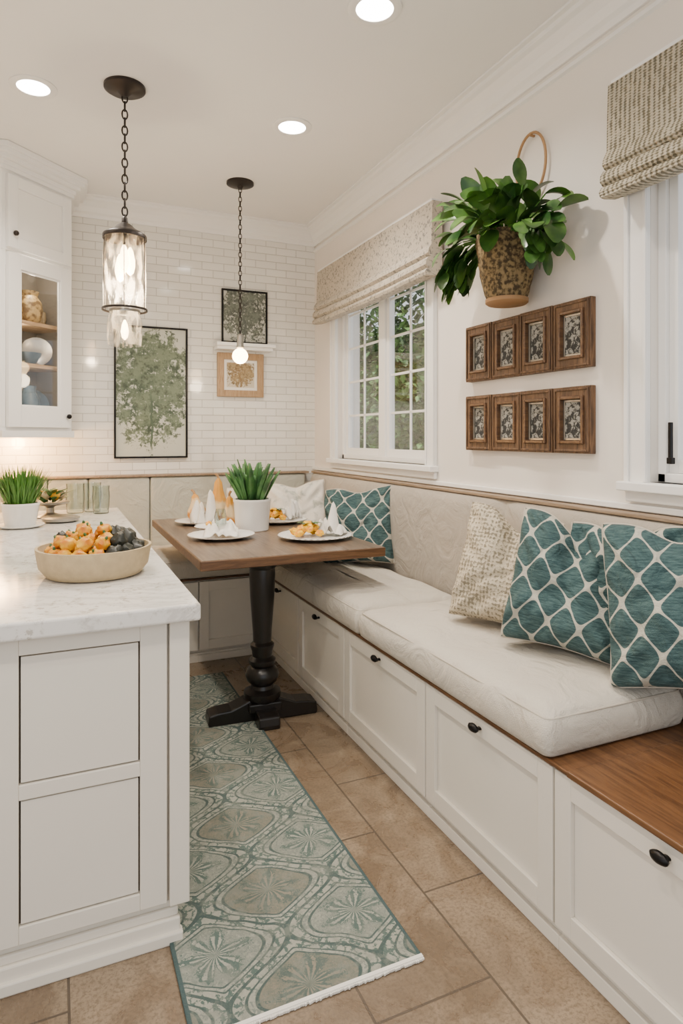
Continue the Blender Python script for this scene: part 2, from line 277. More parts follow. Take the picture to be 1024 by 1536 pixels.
# ------------------------------------------------------------------ mesh builder
class MB:
    def __init__(s): s.bm = bmesh.new()
    def box(s, x0, x1, y0, y1, z0, z1):
        vs = [s.bm.verts.new(p) for p in ((x0,y0,z0),(x1,y0,z0),(x1,y1,z0),(x0,y1,z0),(x0,y0,z1),(x1,y0,z1),(x1,y1,z1),(x0,y1,z1))]
        for f in ((0,3,2,1),(4,5,6,7),(0,1,5,4),(1,2,6,5),(2,3,7,6),(3,0,4,7)): s.bm.faces.new([vs[i] for i in f])
        return s
    def prism(s, pts, ax, a, b):
        def P(p, t): return {'X': (t, p[0], p[1]), 'Y': (p[0], t, p[1]), 'Z': (p[0], p[1], t)}[ax]
        A = [s.bm.verts.new(P(p, a)) for p in pts]; B = [s.bm.verts.new(P(p, b)) for p in pts]
        n = len(pts); s.bm.faces.new(A); s.bm.faces.new(B[::-1])
        for i in range(n): s.bm.faces.new((A[i], B[i], B[(i+1) % n], A[(i+1) % n]))
        return s
    def lathe(s, prof, c=(0,0,0), n=28, fn=None, cap=True):
        rings = []
        for r, z in prof:
            ring = []
            for i in range(n):
                a = 2*PI*i/n; rr = r * (fn(a, z) if fn else 1)
                ring.append(s.bm.verts.new((c[0]+rr*math.cos(a), c[1]+rr*math.sin(a), c[2]+z)))
            rings.append(ring)
        for k in range(len(rings)-1):
            for i in range(n): s.bm.faces.new((rings[k][i], rings[k][(i+1)%n], rings[k+1][(i+1)%n], rings[k+1][i]))
        if cap:
            s.bm.faces.new(rings[0][::-1]); s.bm.faces.new(rings[-1])
        return s
    def tube(s, pts, r, n=8, closed=False, radii=None):
        pts = [Vector(p) for p in pts]; m = len(pts); rings = []
        for i, p in enumerate(pts):
            if closed: t = pts[(i+1) % m] - pts[i-1]
            else: t = pts[min(i+1, m-1)] - pts[max(i-1, 0)]
            t.normalize(); up = Vector((0,0,1)) if abs(t.z) < .9 else Vector((1,0,0))
            a = t.cross(up).normalized(); b = t.cross(a).normalized(); rr = radii[i] if radii else r
            rings.append([s.bm.verts.new(p + a*rr*math.cos(2*PI*k/n) + b*rr*math.sin(2*PI*k/n)) for k in range(n)])
        for i in range(m if closed else m-1):
            P, Q = rings[i], rings[(i+1) % m]
            off = min(range(n), key=lambda o: (P[0].co-Q[o].co).length)
            for k in range(n): s.bm.faces.new((P[k], P[(k+1)%n], Q[(k+1+off)%n], Q[(k+off)%n]))
        if not closed: s.bm.faces.new(rings[0]); s.bm.faces.new(rings[-1][::-1])
        return s
    def ball(s, c, r, sc=(1,1,1), seg=16, nz=0, fq=8):
        res = bmesh.ops.create_uvsphere(s.bm, u_segments=seg, v_segments=seg//2+2, radius=1)
        for v in res['verts']:
            d = v.co.copy(); k = 1 + nz*noise.noise(d*fq + Vector(c)*5)
            v.co = Vector((c[0]+d.x*r*sc[0]*k, c[1]+d.y*r*sc[1]*k, c[2]+d.z*r*sc[2]*k))
        return s
    def leaf(s, p, d, L, W, droop, n=6, crease=.25, sidev=None, cl=None, pw=.7, skew=1.0):
        p = Vector(p); d = Vector(d).normalized(); prev = None
        side = sidev or d.cross(Vector((0,0,1)))
        if side.length < .1: side = Vector((1,0,0))
        side.normalize()
        for i in range(n+1):
            t = (i/n)**skew if skew != 1 else i/n
            w = W*.5*(math.sin(PI*min(1, (t*.93+.04)))**pw)
            nrm = side.cross(d)
            row = [p - side*w + nrm*w*crease, p.copy(), p + side*w + nrm*w*crease]
            if cl: row = [cl(q) for q in row]
            row = [s.bm.verts.new(q) for q in row]
            if prev:
                for k in (0,1): s.bm.faces.new((prev[k], prev[k+1], row[k+1], row[k]))
            prev = row; p = p + d*(L/n); d = (d + Vector((0,0,-droop/n))).normalized()
        return s
    def obj(s, name, mat, parent=None, loc=(0,0,0), rot=(0,0,0), smooth=False, bevel=0, seg=2, sub=0, solid=0, recalc=True, label=None):
        if recalc: bmesh.ops.recalc_face_normals(s.bm, faces=s.bm.faces)
        me = bpy.data.meshes.new(name); s.bm.to_mesh(me); s.bm.free()
        me.materials.append(mat)
        if smooth:
            me.polygons.foreach_set('use_smooth', [True]*len(me.polygons)); me.set_sharp_from_angle(angle=math.radians(42))
        o = bpy.data.objects.new(name, me); COL.objects.link(o); o.location = loc; o.rotation_euler = rot
        if parent: o.parent = parent
        if solid:
            md = o.modifiers.new('s', 'SOLIDIFY'); md.thickness = solid; md.offset = 0
        if bevel:
            md = o.modifiers.new('b', 'BEVEL'); md.width = bevel; md.segments = seg; md.limit_method = 'ANGLE'; md.harden_normals = False
        if sub:
            md = o.modifiers.new('u', 'SUBSURF'); md.levels = sub; md.render_levels = sub
        if label: o['label'] = label
        return o
def tag(o, label=None, cat=None, group=None, kind=None):
    if label: o['label'] = label
    if cat: o['category'] = cat
    if group: o['group'] = group
    if kind: o['kind'] = kind
    return o
def empty(name, loc=(0,0,0), rz=0, **k):
    o = bpy.data.objects.new(name, None); o.empty_display_size = .05; COL.objects.link(o); o.location = loc; o.rotation_euler = (0,0,rz)
    return tag(o, **k)
def dup(root, loc=None, rz=None, label=None, scale=None):
    def cp(o, par):
        n = o.copy(); COL.objects.link(n)
        if par: n.parent = par
        for ch in list(o.children): cp(ch, n)
        return n
    n = cp(root, None)
    if loc: n.location = loc
    if rz is not None: n.rotation_euler[2] = rz
    if scale: n.scale = (scale,)*3
    if label: n['label'] = label
    return n
def struct(o): o['kind'] = 'structure'; return o

XW, YW, H = 1.72, 4.353, 2.80
# ------------------------------------------------------------------ room shell
struct(MB().box(-2.6, 1.9, -1.6, 4.5, -.05, 0).obj('floor', M_floor))
struct(MB().box(-2.6, 1.9, -1.6, 4.5, H, H+.1).obj('ceiling', M_ceil))
struct(MB().box(-.95, 1.9, YW, YW+.12, 0, H).obj('wall_back', M_tile))
struct(MB().box(-.95, -.8, 1.2, YW, 0, H).obj('wall_left', M_wall))
w1 = (2.79, 3.93, 1.155, 2.38); w2 = (.45, 1.46, 1.155, 2.38)
m = MB(); T = XW+.16
m.box(XW, T, -1.6, YW, 0, w1[2]); m.box(XW, T, -1.6, YW, w1[3], H)
m.box(XW, T, -1.6, w2[0], w1[2], w1[3]); m.box(XW, T, w2[1], w1[0], w1[2], w1[3]); m.box(XW, T, w1[1], YW, w1[2], w1[3])
struct(m.obj('wall_right', M_wall))
cp = [(0, 0), (0, -.12), (-.012, -.12), (-.016, -.10), (-.03, -.088), (-.045, -.06), (-.07, -.035), (-.088, -.026), (-.09, -.012), (-.11, -.010), (-.11, 0)]
struct(MB().prism([(XW+x, H+z) for x, z in cp], 'Y', -1.6, YW).obj('trim_1', M_trim, bevel=.002))
struct(MB().prism([(YW+x, H+z) for x, z in cp], 'X', -.8, XW).obj('trim_2', M_trim, bevel=.002))
struct(MB().prism([(XW, H-.135), (XW-.012, H-.14), (XW-.012, H-.155), (XW, H-.16)], 'Y', -1.6, YW).obj('trim_3', M_trim))
struct(MB().box(XW-.022, XW, -1.0, YW, 1.062, 1.082).obj('trim_4', M_trim, bevel=.003))

def window(idx, y0, y1, z0, z1, cols, rows, sashes, glass=M_glass):
    e = empty('window_%d' % idx, (XW, (y0+y1)/2, z0)); struct(e); cy = (y0+y1)/2
    def L(m, *a):
        return m.box(a[0]-XW, a[1]-XW, a[2]-cy, a[3]-cy, a[4]-z0, a[5]-z0)
    m = MB(); c = .085
    L(m, XW-.018, XW, y0-c, y0, z0-.03, z1+c); L(m, XW-.018, XW, y1, y1+c, z0-.03, z1+c); L(m, XW-.018, XW, y0, y1, z1, z1+c)
    L(m, XW-.026, XW-.018, y0-c, y0-c+.018, z0-.03, z1+c); L(m, XW-.026, XW-.018, y1+c-.018, y1+c, z0-.03, z1+c)
    L(m, XW-.024, XW-.018, y0-.014, y0, z0, z1); L(m, XW-.024, XW-.018, y1, y1+.014, z0, z1)
    m.obj('casing', M_trim, e, bevel=.003)
    m = MB(); L(m, XW-.05, XW+.14, y0-c-.01, y1+c+.01, z0-.03, z0); L(m, XW-.02, XW, y0-c, y1+c, z0-.065, z0-.03); m.obj('sill', M_trim, e, bevel=.004)
    m = MB(); fx0, fx1 = XW+.03, XW+.10
    L(m, fx0, fx1, y0, y0+.022, z0, z1); L(m, fx0, fx1, y1-.03, y1, z0, z1); L(m, fx0, fx1, y0, y1, z1-.03, z1); L(m, fx0, fx1, y0, y1, z0, z0+.03)
    for k in range(1, sashes):
        yc = y0+(y1-y0)*k/sashes; L(m, fx0+.002, fx1, yc-.035, yc+.035, z0, z1)
    m.obj('jamb_frame', M_trim, e, bevel=.003)
    for k in range(sashes):
        a = y0+(y1-y0)*k/sashes + (.022 if k == 0 else .035); b = y0+(y1-y0)*(k+1)/sashes - (.03 if k == sashes-1 else .035)
        s0, s1 = XW+.045, XW+.075; q = .032; m = MB(); zb, zt = z0+.03, z1-.03
        L(m, s0, s1, a, a+q, zb, zt); L(m, s0, s1, b-q, b, zb, zt); L(m, s0, s1, a+q, b-q, zb, zb+q+.01); L(m, s0, s1, a+q, b-q, zt-q, zt)
        for i in range(1, cols):
            yy = a+q+(b-a-2*q)*i/cols; L(m, s0+.010, s0+.020, yy-.007, yy+.007, zb+q, zt-q)
        for i in range(1, rows):
            zz = zb+q+(zt-zb-2*q)*i/rows; L(m, s0+.010, s0+.020, a+q, b-q, zz-.007, zz+.007)
        m.obj('sash', M_trim, e, bevel=.002)
        m = MB(); L(m, s0+.014, s0+.016, a+q, b-q, zb+q, zt-q); m.obj('glass_pane', glass, e)
    return e
window(1, *w1, 2, 5, 2)
e2 = window(2, *w2, 1, 1, 1)
cy = (w2[0]+w2[1])/2
MB().box(.02, .033, w2[1]-.055-cy, w2[1]-.045-cy, .06, .19).box(.015, .033, w2[1]-.062-cy, w2[1]-.044-cy, .06, .08).obj('latch', M_black, e2, bevel=.002)

# ------------------------------------------------------------------ roman shades
def shade(y0, y1, zt, zb, mat, label):
    e = empty('roman_shade', (XW, (y0+y1)/2, zb), label=label, cat='window blind', group='roman shades')
    h = zt-zb; w = (y1-y0)/2
    prof = [(-.082, h), (-.086, h*.7), (-.088, h*.4), (-.093, .135), (-.104, .115), (-.108, .098), (-.098, .085), (-.090, .083), (-.104, .078), (-.116, .060), (-.118, .040), (-.106, .028), (-.094, .026), (-.112, .022), (-.122, .006), (-.116, -.008), (-.098, -.010), (-.05, -.004), (-.028, .03), (-.027, .1), (-.027, h)]
    m = MB(); n = 36; rows = []
    for i in range(n+1):
        y = -w+2*w*i/n; sag = .012*math.sin(PI*i/n)
        rows.append([m.bm.verts.new((x + (.0025*noise.noise(Vector((y*7, z*9, 1))) if x < -.05 else 0), y, z - (sag if z < .15 else 0) + .003*noise.noise(Vector((y*5, z*20, 4))))) for x, z in prof])
    for i in range(n):
        for k in range(len(prof)): 
            k2 = (k+1) % len(prof); m.bm.faces.new((rows[i][k], rows[i][k2], rows[i+1][k2], rows[i+1][k]))
    m.bm.faces.new(rows[0]); m.bm.faces.new(rows[-1][::-1])
    m.obj('shade_fabric', mat, e, smooth=True)
    MB().box(-.08, -.027, -w+.01, w-.01, h, h+.012).obj('headrail', M_trim, e)
    return e
shade(2.62, 4.10, 2.43, 2.08, M_blind1, 'cream speckled linen roman shade over the paned window')
shade(.42, 1.555, 2.44, 2.08, M_blind2, 'coarse cream and grey woven roman shade over the plain window')

# ------------------------------------------------------------------ cabinets
def shaker(m, x0, x1, z0, z1, t, fr, rec=.011):
    m.box(x0, x1, -t+rec, 0, z0, z1)
    m.box(x0, x0+fr, -t, -t+rec, z0, z1); m.box(x1-fr, x1, -t, -t+rec, z0, z1)
    m.box(x0+fr, x1-fr, -t, -t+rec, z0, z0+fr); m.box(x0+fr, x1-fr, -t, -t+rec, z1-fr, z1)
    return m
def bench_unit(name, w, loc, rz, knob=True, label='', group='bench storage cabinets', depth=.5):
    e = empty(name, loc, rz, label=label, cat='cabinet', group=group)
    MB().box(-w/2, w/2, .001, depth, .07, .473).box(-w/2, w/2, .016, depth, 0, .07).obj('body', M_cab, e, bevel=.001)
    MB().box(-w/2, w/2, -.006, .016, 0, .040).box(-w/2, w/2, .004, .016, .040, .052).obj('base_moulding', M_cab, e, bevel=.003)
    m = MB(); shaker(m, -w/2+.004, w/2-.004, .074, .466, .022, .055, .013); d = m.obj('door', M_cab, e, bevel=.002)
    if knob:
        m = MB(); m.lathe([(.007, 0), (.006, .012), (.010, .016), (.016, .022), (.017, .028), (.012, .034), (.004, .036)], n=16)
        for v in m.bm.verts:
            x, y, z = v.co; v.co = (x*1.35, -.02 - z, .438 + y*.75 + (.006 if z > .02 else 0))
        m.obj('knob', M_black, d, smooth=True)
    return e
ys = [-.10, .60, 1.26, 1.875, 2.547, 3.127, 3.70]
for i in range(6):
    a, b = ys[i], ys[i+1]
    bench_unit('bench_cabinet', b-a, (1.165, (a+b)/2, 0), -PI/2, label='cream shaker bench cabinet with black knob under window seat', depth=.53)
for a, b in ((.345, .745), (.745, 1.145)):
    bench_unit('bench_cabinet', b-a, ((a+b)/2, 3.715, 0), 0, knob=False, label='cream panelled bench cabinet under the back wall seat', depth=.6)

bq = empty('banquette', (XW, 2.1, .472), label='window-wall banquette with wood top and long beige padded backrest', cat='banquette', group='banquettes')
def LB(m, o, x0, x1, y0, y1, z0, z1): return m.box(x0-o[0], x1-o[0], y0-o[1], y1-o[1], z0-o[2], z1-o[2])
o1 = (XW, 2.1, .472)
LB(MB(), o1, 1.132, 1.70, 1.2, 4.34, .475, .486).obj('wooden_top', M_woodtop, bq, bevel=.003)
LB(MB(), o1, 1.128, 1.70, -.10, 1.1995, .475, .490).obj('wooden_top', M_woodtop, bq, bevel=.003)
LB(MB(), o1, XW-.066, XW-.001, -.1, 4.26, 1.045, 1.058).obj('backrest_rail', M_rail, bq, bevel=.003)
bprof = [(-.002, 0), (-.075, 0), (-.088, .05), (-.098, .14), (-.103, .26), (-.101, .38), (-.096, .46), (-.088, .51), (-.075, .54), (-.06, .554), (-.002, .556)]
bk = empty('backrest', (0, 0, .016)); bk.parent = bq
for a, b in ((-.1, 2.1), (2.1, 4.26)):
    m = MB(); n = 30; rows = []
    for i in range(n+1):
        y = a + (b-a)*i/n - 2.1; e_ = min(i, n-i)/n; k = 1-.25*math.exp(-e_*60)
        rows.append([m.bm.verts.new((x*k + (.004*noise.noise(Vector((y*4, z*6, 2))) if x < -.06 else 0), y, z)) for x, z in bprof])
    for i in range(n):
        for k in range(len(bprof)):
            k2 = (k+1) % len(bprof); m.bm.faces.new((rows[i][k], rows[i][k2], rows[i+1][k2], rows[i+1][k]))
    m.bm.faces.new(rows[0]); m.bm.faces.new(rows[-1][::-1])
    m.obj('padded_panel', M_backb, bk, smooth=True)
o2 = (.4, YW, .472)
bq2 = empty('banquette', o2, label='tiled-wall banquette with wood top and sage panelled backrest', cat='banquette', group='banquettes')
LB(MB(), o2, .345, 1.130, 3.69, 4.34, .475, .486).obj('wooden_top', M_woodtopx, bq2, bevel=.003)
LB(MB(), o2, -.79, 1.64, YW-.095, YW-.001, 1.042, 1.056).obj('backrest_rail', M_rail, bq2, bevel=.003)
bk = empty('backrest', (0, 0, 0)); bk.parent = bq2
xs = [-.79, -.45, -.05, .18, .55, 1.08, 1.615]
for a, b in zip(xs, xs[1:]):
    LB(MB(), o2, a+.002, b-.002, YW-.085, YW-.012, .49 if a > .3 else .62, 1.041).obj('padded_panel', M_backg, bk, smooth=True, bevel=.016, seg=3)

def cushion(x0, x1, y0, y1, z0, z1, label):
    cx, cy = (x0+x1)/2, (y0+y1)/2; hx, hy, h = (x1-x0)/2, (y1-y0)/2, z1-z0
    e = empty('seat_cushion', (cx, cy, z0), label=label, cat='cushion', group='bench seat cushions')
    m = MB()
    def loop(ins, z, wob):
        pts = []; ax, ay = hx-ins, hy-ins; rc = max(.004, .024-ins*.15)
        for cxs, cys, a0 in ((1, 1, 0), (-1, 1, 90), (-1, -1, 180), (1, -1, 270)):
            cor = []
            for k in range(7):
                an = math.radians(a0+k*15); cor.append((cxs*(ax-rc)+rc*math.cos(an), cys*(ay-rc)+rc*math.sin(an)))
            pts += cor
            nxt = {(1, 1): (-1, 1), (-1, 1): (-1, -1), (-1, -1): (1, -1), (1, -1): (1, 1)}[(cxs, cys)]
            an = math.radians(a0+90); p = cor[-1]; q = (nxt[0]*(ax-rc)+rc*math.cos(an), nxt[1]*(ay-rc)+rc*math.sin(an))
            for k in range(1, 30): pts.append((p[0]+(q[0]-p[0])*k/30, p[1]+(q[1]-p[1])*k/30))
        out = []
        for x, y in pts:
            nn = noise.noise(Vector((x*7+cx*3, y*7+cy*3, z*14)))*wob; u, v = x/hx, y/hy
            zz = z + (noise.noise(Vector((x*4+cx, y*4+cy, 3)))*.012 + noise.noise(Vector((x*11+cx, y*9+cy, 7)))*.006 if z > h*.5 else 0)
            out.append(m.bm.verts.new((x+nn*(1 if abs(u) > abs(v) else .3)*(1 if u > 0 else -1), y, zz)))
        return out
    rings = [loop(.010, 0, .0), loop(.001, .008, .002), loop(-.004, .028, .006), loop(-.006, h*.5, .009), loop(-.003, h-.036, .007), loop(.004, h-.018, .005), loop(.014, h-.006, .002), loop(.028, h+.002, .001), loop(.055, h+.009, 0), loop(.09, h+.012, 0), loop(.14, h+.014, 0), loop(.20, h+.013, 0)]
    for A_, B_ in zip(rings, rings[1:]):
        n = len(A_)
        for i in range(n): m.bm.faces.new((A_[i], A_[(i+1) % n], B_[(i+1) % n], B_[i]))
    m.bm.faces.new(rings[0][::-1]); m.bm.faces.new(rings[-1])
    m.obj('cushion_body', M_cush, e, smooth=True)
    m = MB(); pts = []; rr = .022
    for cxs, cys, a0 in ((1, 1, 0), (-1, 1, 90), (-1, -1, 180), (1, -1, 270)):
        for k in range(7):
            an = math.radians(a0+k*15); pts.append((cxs*(hx-.006-rr)+rr*math.cos(an), cys*(hy-.006-rr)+rr*math.sin(an), h-.014))
    m.tube(pts, .0026, 6, closed=True); m.obj('piping', M_pipe, e, smooth=True)
    return e
cushion(1.122, 1.617, 1.258, 2.357, .488, .600, 'thick cream linen seat cushion at the open end of the bench')
cushion(1.122, 1.617, 2.365, 4.26, .488, .600, 'thick cream linen seat cushion beside the table')
cushion(.36, 1.112, 3.69, 4.26, .488, .600, 'cream linen seat cushion along the tiled wall')

# ------------------------------------------------------------------ peninsula
e = empty('kitchen_island', (-.24, 2.85, 0), label='cream panelled peninsula cabinet with stepped base moulding', cat='cabinet')
ox, oy = -.24, 2.85
def bx(m, x0, x1, y0, y1, z0, z1): return m.box(x0-ox, x1-ox, y0-oy, y1-oy, z0, z1)
m = MB(); bx(m, -.795, .305, 1.70, 4.04, .10, .829); bx(m, .264, .314, 1.672, 1.72, .10, .829); m.obj('body', M_cab, e, bevel=.003)
m = MB(); bx(m, -.795, .285, 1.70, 4.0, 0, .10); bx(m, -.795, .292, 1.682, 1.70, 0, .062); bx(m, -.795, .288, 1.690, 1.70, .062, .085); bx(m, -.795, .298, 1.672, 1.70, 0, .03)
m.obj('base_moulding', M_cab, e, bevel=.004)
m = MB(); x0, x1 = -.20, .258; F = 1.678; z0, z1 = .108, .824
px0, px1 = -.081, .192
bx(m, x0, px0, F, 1.70, z0, z1); bx(m, px1, x1, F, 1.70, z0, z1)
for a, b in ((z0, .150), (.446, .482), (.786, z1)): bx(m, px0, px1, F, 1.70, a, b)
fr = m.obj('panelled_front', M_cab, e, bevel=.002)
for a, b in ((.150, .446), (.482, .786)):
    m = MB(); bx(m, px0+.004, px1-.004, F+.004, 1.692, a+.004, b-.004); m.obj('inset_panel', M_cab, fr, bevel=.0015)
    m = MB(); bx(m, px0, px1, 1.693, 1.699, a, b); m.obj('groove_shade_strip', M_groove, fr)  # dark brown strip painting the shade inside the panel gaps
MB().ball((.318-ox, 1.80-oy, .655), .011, seg=12).obj('knob', M_black, e, smooth=True)
tag(MB().box(-.795, .337, 1.64, 4.06, .831, .875).obj('countertop', M_marble, bevel=.007, seg=3), 'pale speckled quartz countertop on the peninsula', 'countertop')

# ------------------------------------------------------------------ corner display cabinet
th = math.radians(44); hw = .235; O = Vector((.08-hw*.719, 4.05-hw*.695)); Z0 = 1.33
ec = empty('display_cabinet', (O.x, O.y, Z0), th, label='white diagonal wall cabinet with glass door above the counter', cat='cabinet')
LY = O.y-hw*.695
def inv(p):
    d = Vector(p)-O; return (d.x*math.cos(th)+d.y*math.sin(th), -d.x*math.sin(th)+d.y*math.cos(th))
plan = [inv((.082, 4.345)), inv((-.79, 4.345)), inv((-.79, LY))]
full = [(-hw, 0), (hw, 0)] + plan
m = MB(); m.prism(full, 'Z', 0, .02); m.prism(full, 'Z', .94, 1.36)
def wallseg(m, p, q, z0, z1, t=.015):
    p, q = Vector(p), Vector(q); d = (q-p).normalized(); n = Vector((-d.y, d.x))*t
    m.prism([p, q, q+n, p+n], 'Z', z0, z1)
wallseg(m, full[1], full[2], .02, .94, .008); wallseg(m, full[4], full[0], .02, .94)
m.box(-hw, -hw+.025, 0, .02, .02, .94); m.box(hw-.025, hw, 0, .02, .02, .94)
m.box(-hw-.008, hw+.008, -.014, .01, -.035, .002)
m.obj('body', M_cabw, ec, bevel=.002)
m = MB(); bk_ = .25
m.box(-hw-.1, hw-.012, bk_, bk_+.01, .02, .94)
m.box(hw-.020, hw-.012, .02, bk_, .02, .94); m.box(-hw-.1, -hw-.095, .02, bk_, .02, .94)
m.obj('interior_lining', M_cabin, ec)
for z in (.37, .60):
    MB().box(-hw-.09, hw-.022, .03, .245, z-.02, z).obj('shelf', M_shelfw, ec)
m = MB(); fr = .078; a, b, z0, z1 = -.212, .212, .02, .93
m.box(a, a+fr, -.022, -.001, z0, z1); m.box(b-fr, b, -.022, -.001, z0, z1); m.box(a+fr, b-fr, -.022, -.001, z0, z0+.11); m.box(a+fr, b-fr, -.022, -.001, z1-fr, z1)
q = .010
m.box(a+fr, a+fr+q, -.015, -.004, z0+.11, z1-fr); m.box(b-fr-q, b-fr, -.015, -.004, z0+.11, z1-fr); m.box(a+fr, b-fr, -.015, -.004, z1-fr-q, z1-fr); m.box(a+fr, b-fr, -.015, -.004, z0+.11, z0+.11+q)
gd = m.obj('glass_door', M_cabw, ec, bevel=.002)
MB().box(a+fr, b-fr, -.011, -.009, z0+.11, z1-fr).obj('glass_pane', M_glass, gd)
MB().ball((b-.03, -.036, .085), .014, seg=14).obj('knob', M_black, gd, smooth=True)
m = MB(); shaker(m, a, b, .955, 1.335, .022, .06, .013); ud = m.obj('door', M_cabw, ec, bevel=.002)
MB().ball((a+.035, -.036, 1.03), .014, seg=14).obj('knob', M_bronze, ud, smooth=True)
m = MB()
for k, (p, z0, z1) in enumerate(((.012, 1.355, 1.385), (.022, 1.375, 1.40), (.045, 1.40, 1.425), (.07, 1.42, 1.445), (.085, 1.44, 1.468))):
    pts = [(-hw-p*.4, -p), (hw+p*.4, -p), inv((.082+p, 4.05-p*.3)), inv((.082+p, 4.345)), inv((-.79, 4.345)), inv((-.79, LY))]
    m.prism(pts, 'Z', z0, z1)
m.obj('crown_moulding', M_cabw, ec, bevel=.004)
MB().box(-.2, .2, .06, .10, -.012, 0).obj('under_cabinet_light', M_under, ec)
def cabpt(x, y, z): return (O.x+x*math.cos(th)-y*math.sin(th), O.y+x*math.sin(th)+y*math.cos(th), Z0+z)
tag(MB().lathe([(.035, 0), (.06, .02), (.074, .07), (.068, .12), (.045, .155), (.055, .18), (.05, .18), (.04, .16)], n=30, fn=lambda a, z: 1+.03*math.sin(a*10)).obj('vase', M_gold, loc=cabpt(.035, .115, .601), smooth=True), 'antique gold patterned vase on the top cabinet shelf', 'vase')
tag(MB().lathe([(.02, 0), (.03, .01), (.042, .05), (.038, .09), (.034, .09), (.02, .02)], n=20).obj('cup', M_stone, loc=cabpt(.155, .17, .601), smooth=True), 'beige cup on the top cabinet shelf', 'cup')
tag(MB().lathe([(.03, 0), (.045, .01), (.068, .05), (.072, .065), (.066, .065), (.04, .015)], n=28).obj('bowl', M_blue, loc=cabpt(.02, .105, .371), smooth=True), 'blue-grey glazed bowl on middle cabinet shelf', 'bowl')
def plate_up(loc, r, mat, lab, rz):
    m = MB().lathe([(.02, 0), (r*.6, .004), (r, .018), (r, .022), (r*.6, .010), (.01, .008)], n=32)
    o = m.obj('display_plate', mat, loc=loc, smooth=True); o.rotation_euler = (math.radians(80), 0, rz); tag(o, lab, 'plate')
plate_up(cabpt(.135, .165, .371+.084), .084, M_silver, 'pewter plate standing on middle cabinet shelf', th-.75)
plate_up(cabpt(.10, .175, .021+.12), .10, M_blue, 'large blue-grey plate standing on bottom cabinet shelf', th-.6)
tag(MB().lathe([(.04, 0), (.055, .03), (.052, .15), (.03, .20), (.035, .23), (.03, .23), (.02, .19)], n=24).obj('vase', M_blue, loc=cabpt(.015, .085, .021), smooth=True), 'blue-grey glazed vase on bottom cabinet shelf', 'vase')

# ------------------------------------------------------------------ rug
rug = tag(MB().box(-.285, .285, -1.05, 1.05, 0, .008).obj('runner_rug', M_rug, loc=(.548, 2.435, .001), bevel=.002), 'faded teal and cream medallion patterned runner rug on tile', 'rug')
m = MB(); m.box(-.285, .285, -1.060, -1.05, 0, .008)
for k in range(110):
    x = -.283+.566*k/109; m.box(x-.0022, x+.0022, -1.065+R.uniform(-.002, .002), -1.060, .001, .006)
m.obj('bound_edge', M_napkin, rug)

# ------------------------------------------------------------------ table
tx0, tx1, ty0, ty1, TZ = .53, 1.36, 2.58, 4.0, .80
px, py = .872, 2.871
e = empty('dining_table', (px, py, 0), label='rectangular walnut pedestal table with black turned column', cat='table')
MB().box(tx0-px, tx1-px, ty0-py, ty1-py, TZ-.038, TZ).obj('tabletop', M_table, e, bevel=.004)
m = MB(); a, b, c, d = tx0-px-.003, tx1-px+.003, ty0-py-.003, ty1-py+.003
m.box(a, b, c, c+.012, TZ-.042, TZ-.002).box(a, b, d-.012, d, TZ-.042, TZ-.002).box(a, a+.012, c+.012, d-.012, TZ-.042, TZ-.002).box(b-.012, b, c+.012, d-.012, TZ-.042, TZ-.002)
m.obj('edge_band', M_tableedge, e, bevel=.003)
MB().box(-.16, .16, -.2, .45, TZ-.058, TZ-.040).obj('top_plate', M_blackwood, e, bevel=.004)
prof = [(.075, .085), (.085, .10), (.085, .125), (.055, .14), (.05, .155), (.07, .175), (.078, .20), (.07, .225), (.05, .24), (.062, .255), (.062, .27), (.045, .285), (.048, .31), (.055, .33), (.055, .34), (.042, .352), (.044, .40), (.056, .56), (.060, .66), (.058, .69), (.066, .70), (.066, .715), (.056, .722), (.072, .735), (.075, .745)]
MB().lathe(prof, n=36).obj('column', M_blackwood, e, smooth=True)
m = MB(); m.box(-.075, .075, -.075, .075, .05, .09)
def foot(L_): return [(.0, .0), (L_, .0), (L_+.005, .02), (L_, .055), (L_-.04, .064), (L_-.10, .068), (L_*.42, .085), (.06, .105), (0, .11)]
for s in (1, -1): m.prism([(x*s, z) for x, z in foot(.25)], 'Y', -.05, .05)
for s in (1, -1): m.prism([(x*s, z) for x, z in foot(.15)], 'X', -.048, .048)
m.obj('base', M_blackwood, e, bevel=.006, rot=(0, 0, math.radians(-4)))

# ------------------------------------------------------------------ plates etc.
def plate(x, y, r, label):
    e = empty('plate', (x, y, TZ), label=label, cat='plate', group='dinner plates on the table')
    MB().lathe([(.5*r, 0), (.6*r, .003), (r*.97, .016), (r, .019), (r*.97, .021), (r*.6, .009), (.002, .007)], n=40).obj('plate_body', M_ceramic, e, smooth=True)
    m = MB(); n = 40; m.tube([(r*.985*math.cos(2*PI*i/n), r*.985*math.sin(2*PI*i/n), .0195) for i in range(n)], .0022, 6, closed=True); m.obj('rim', M_rim, e, smooth=True)
    return e
PA, PB, PC, PD = (.745, 3.14), (.74, 3.70), (1.165, 2.945), (1.19, 3.58)
plate(*PA, .165, 'white dinner plate holding a folded napkin'); plate(*PB, .13, 'white plate holding gourds')
plate(*PC, .185, 'white dinner plate with orange slices'); plate(*PD, .165, 'white dinner plate with orange pieces near cushions')
plate(.78, 3.43, .11, 'small white plate beside the white planter')
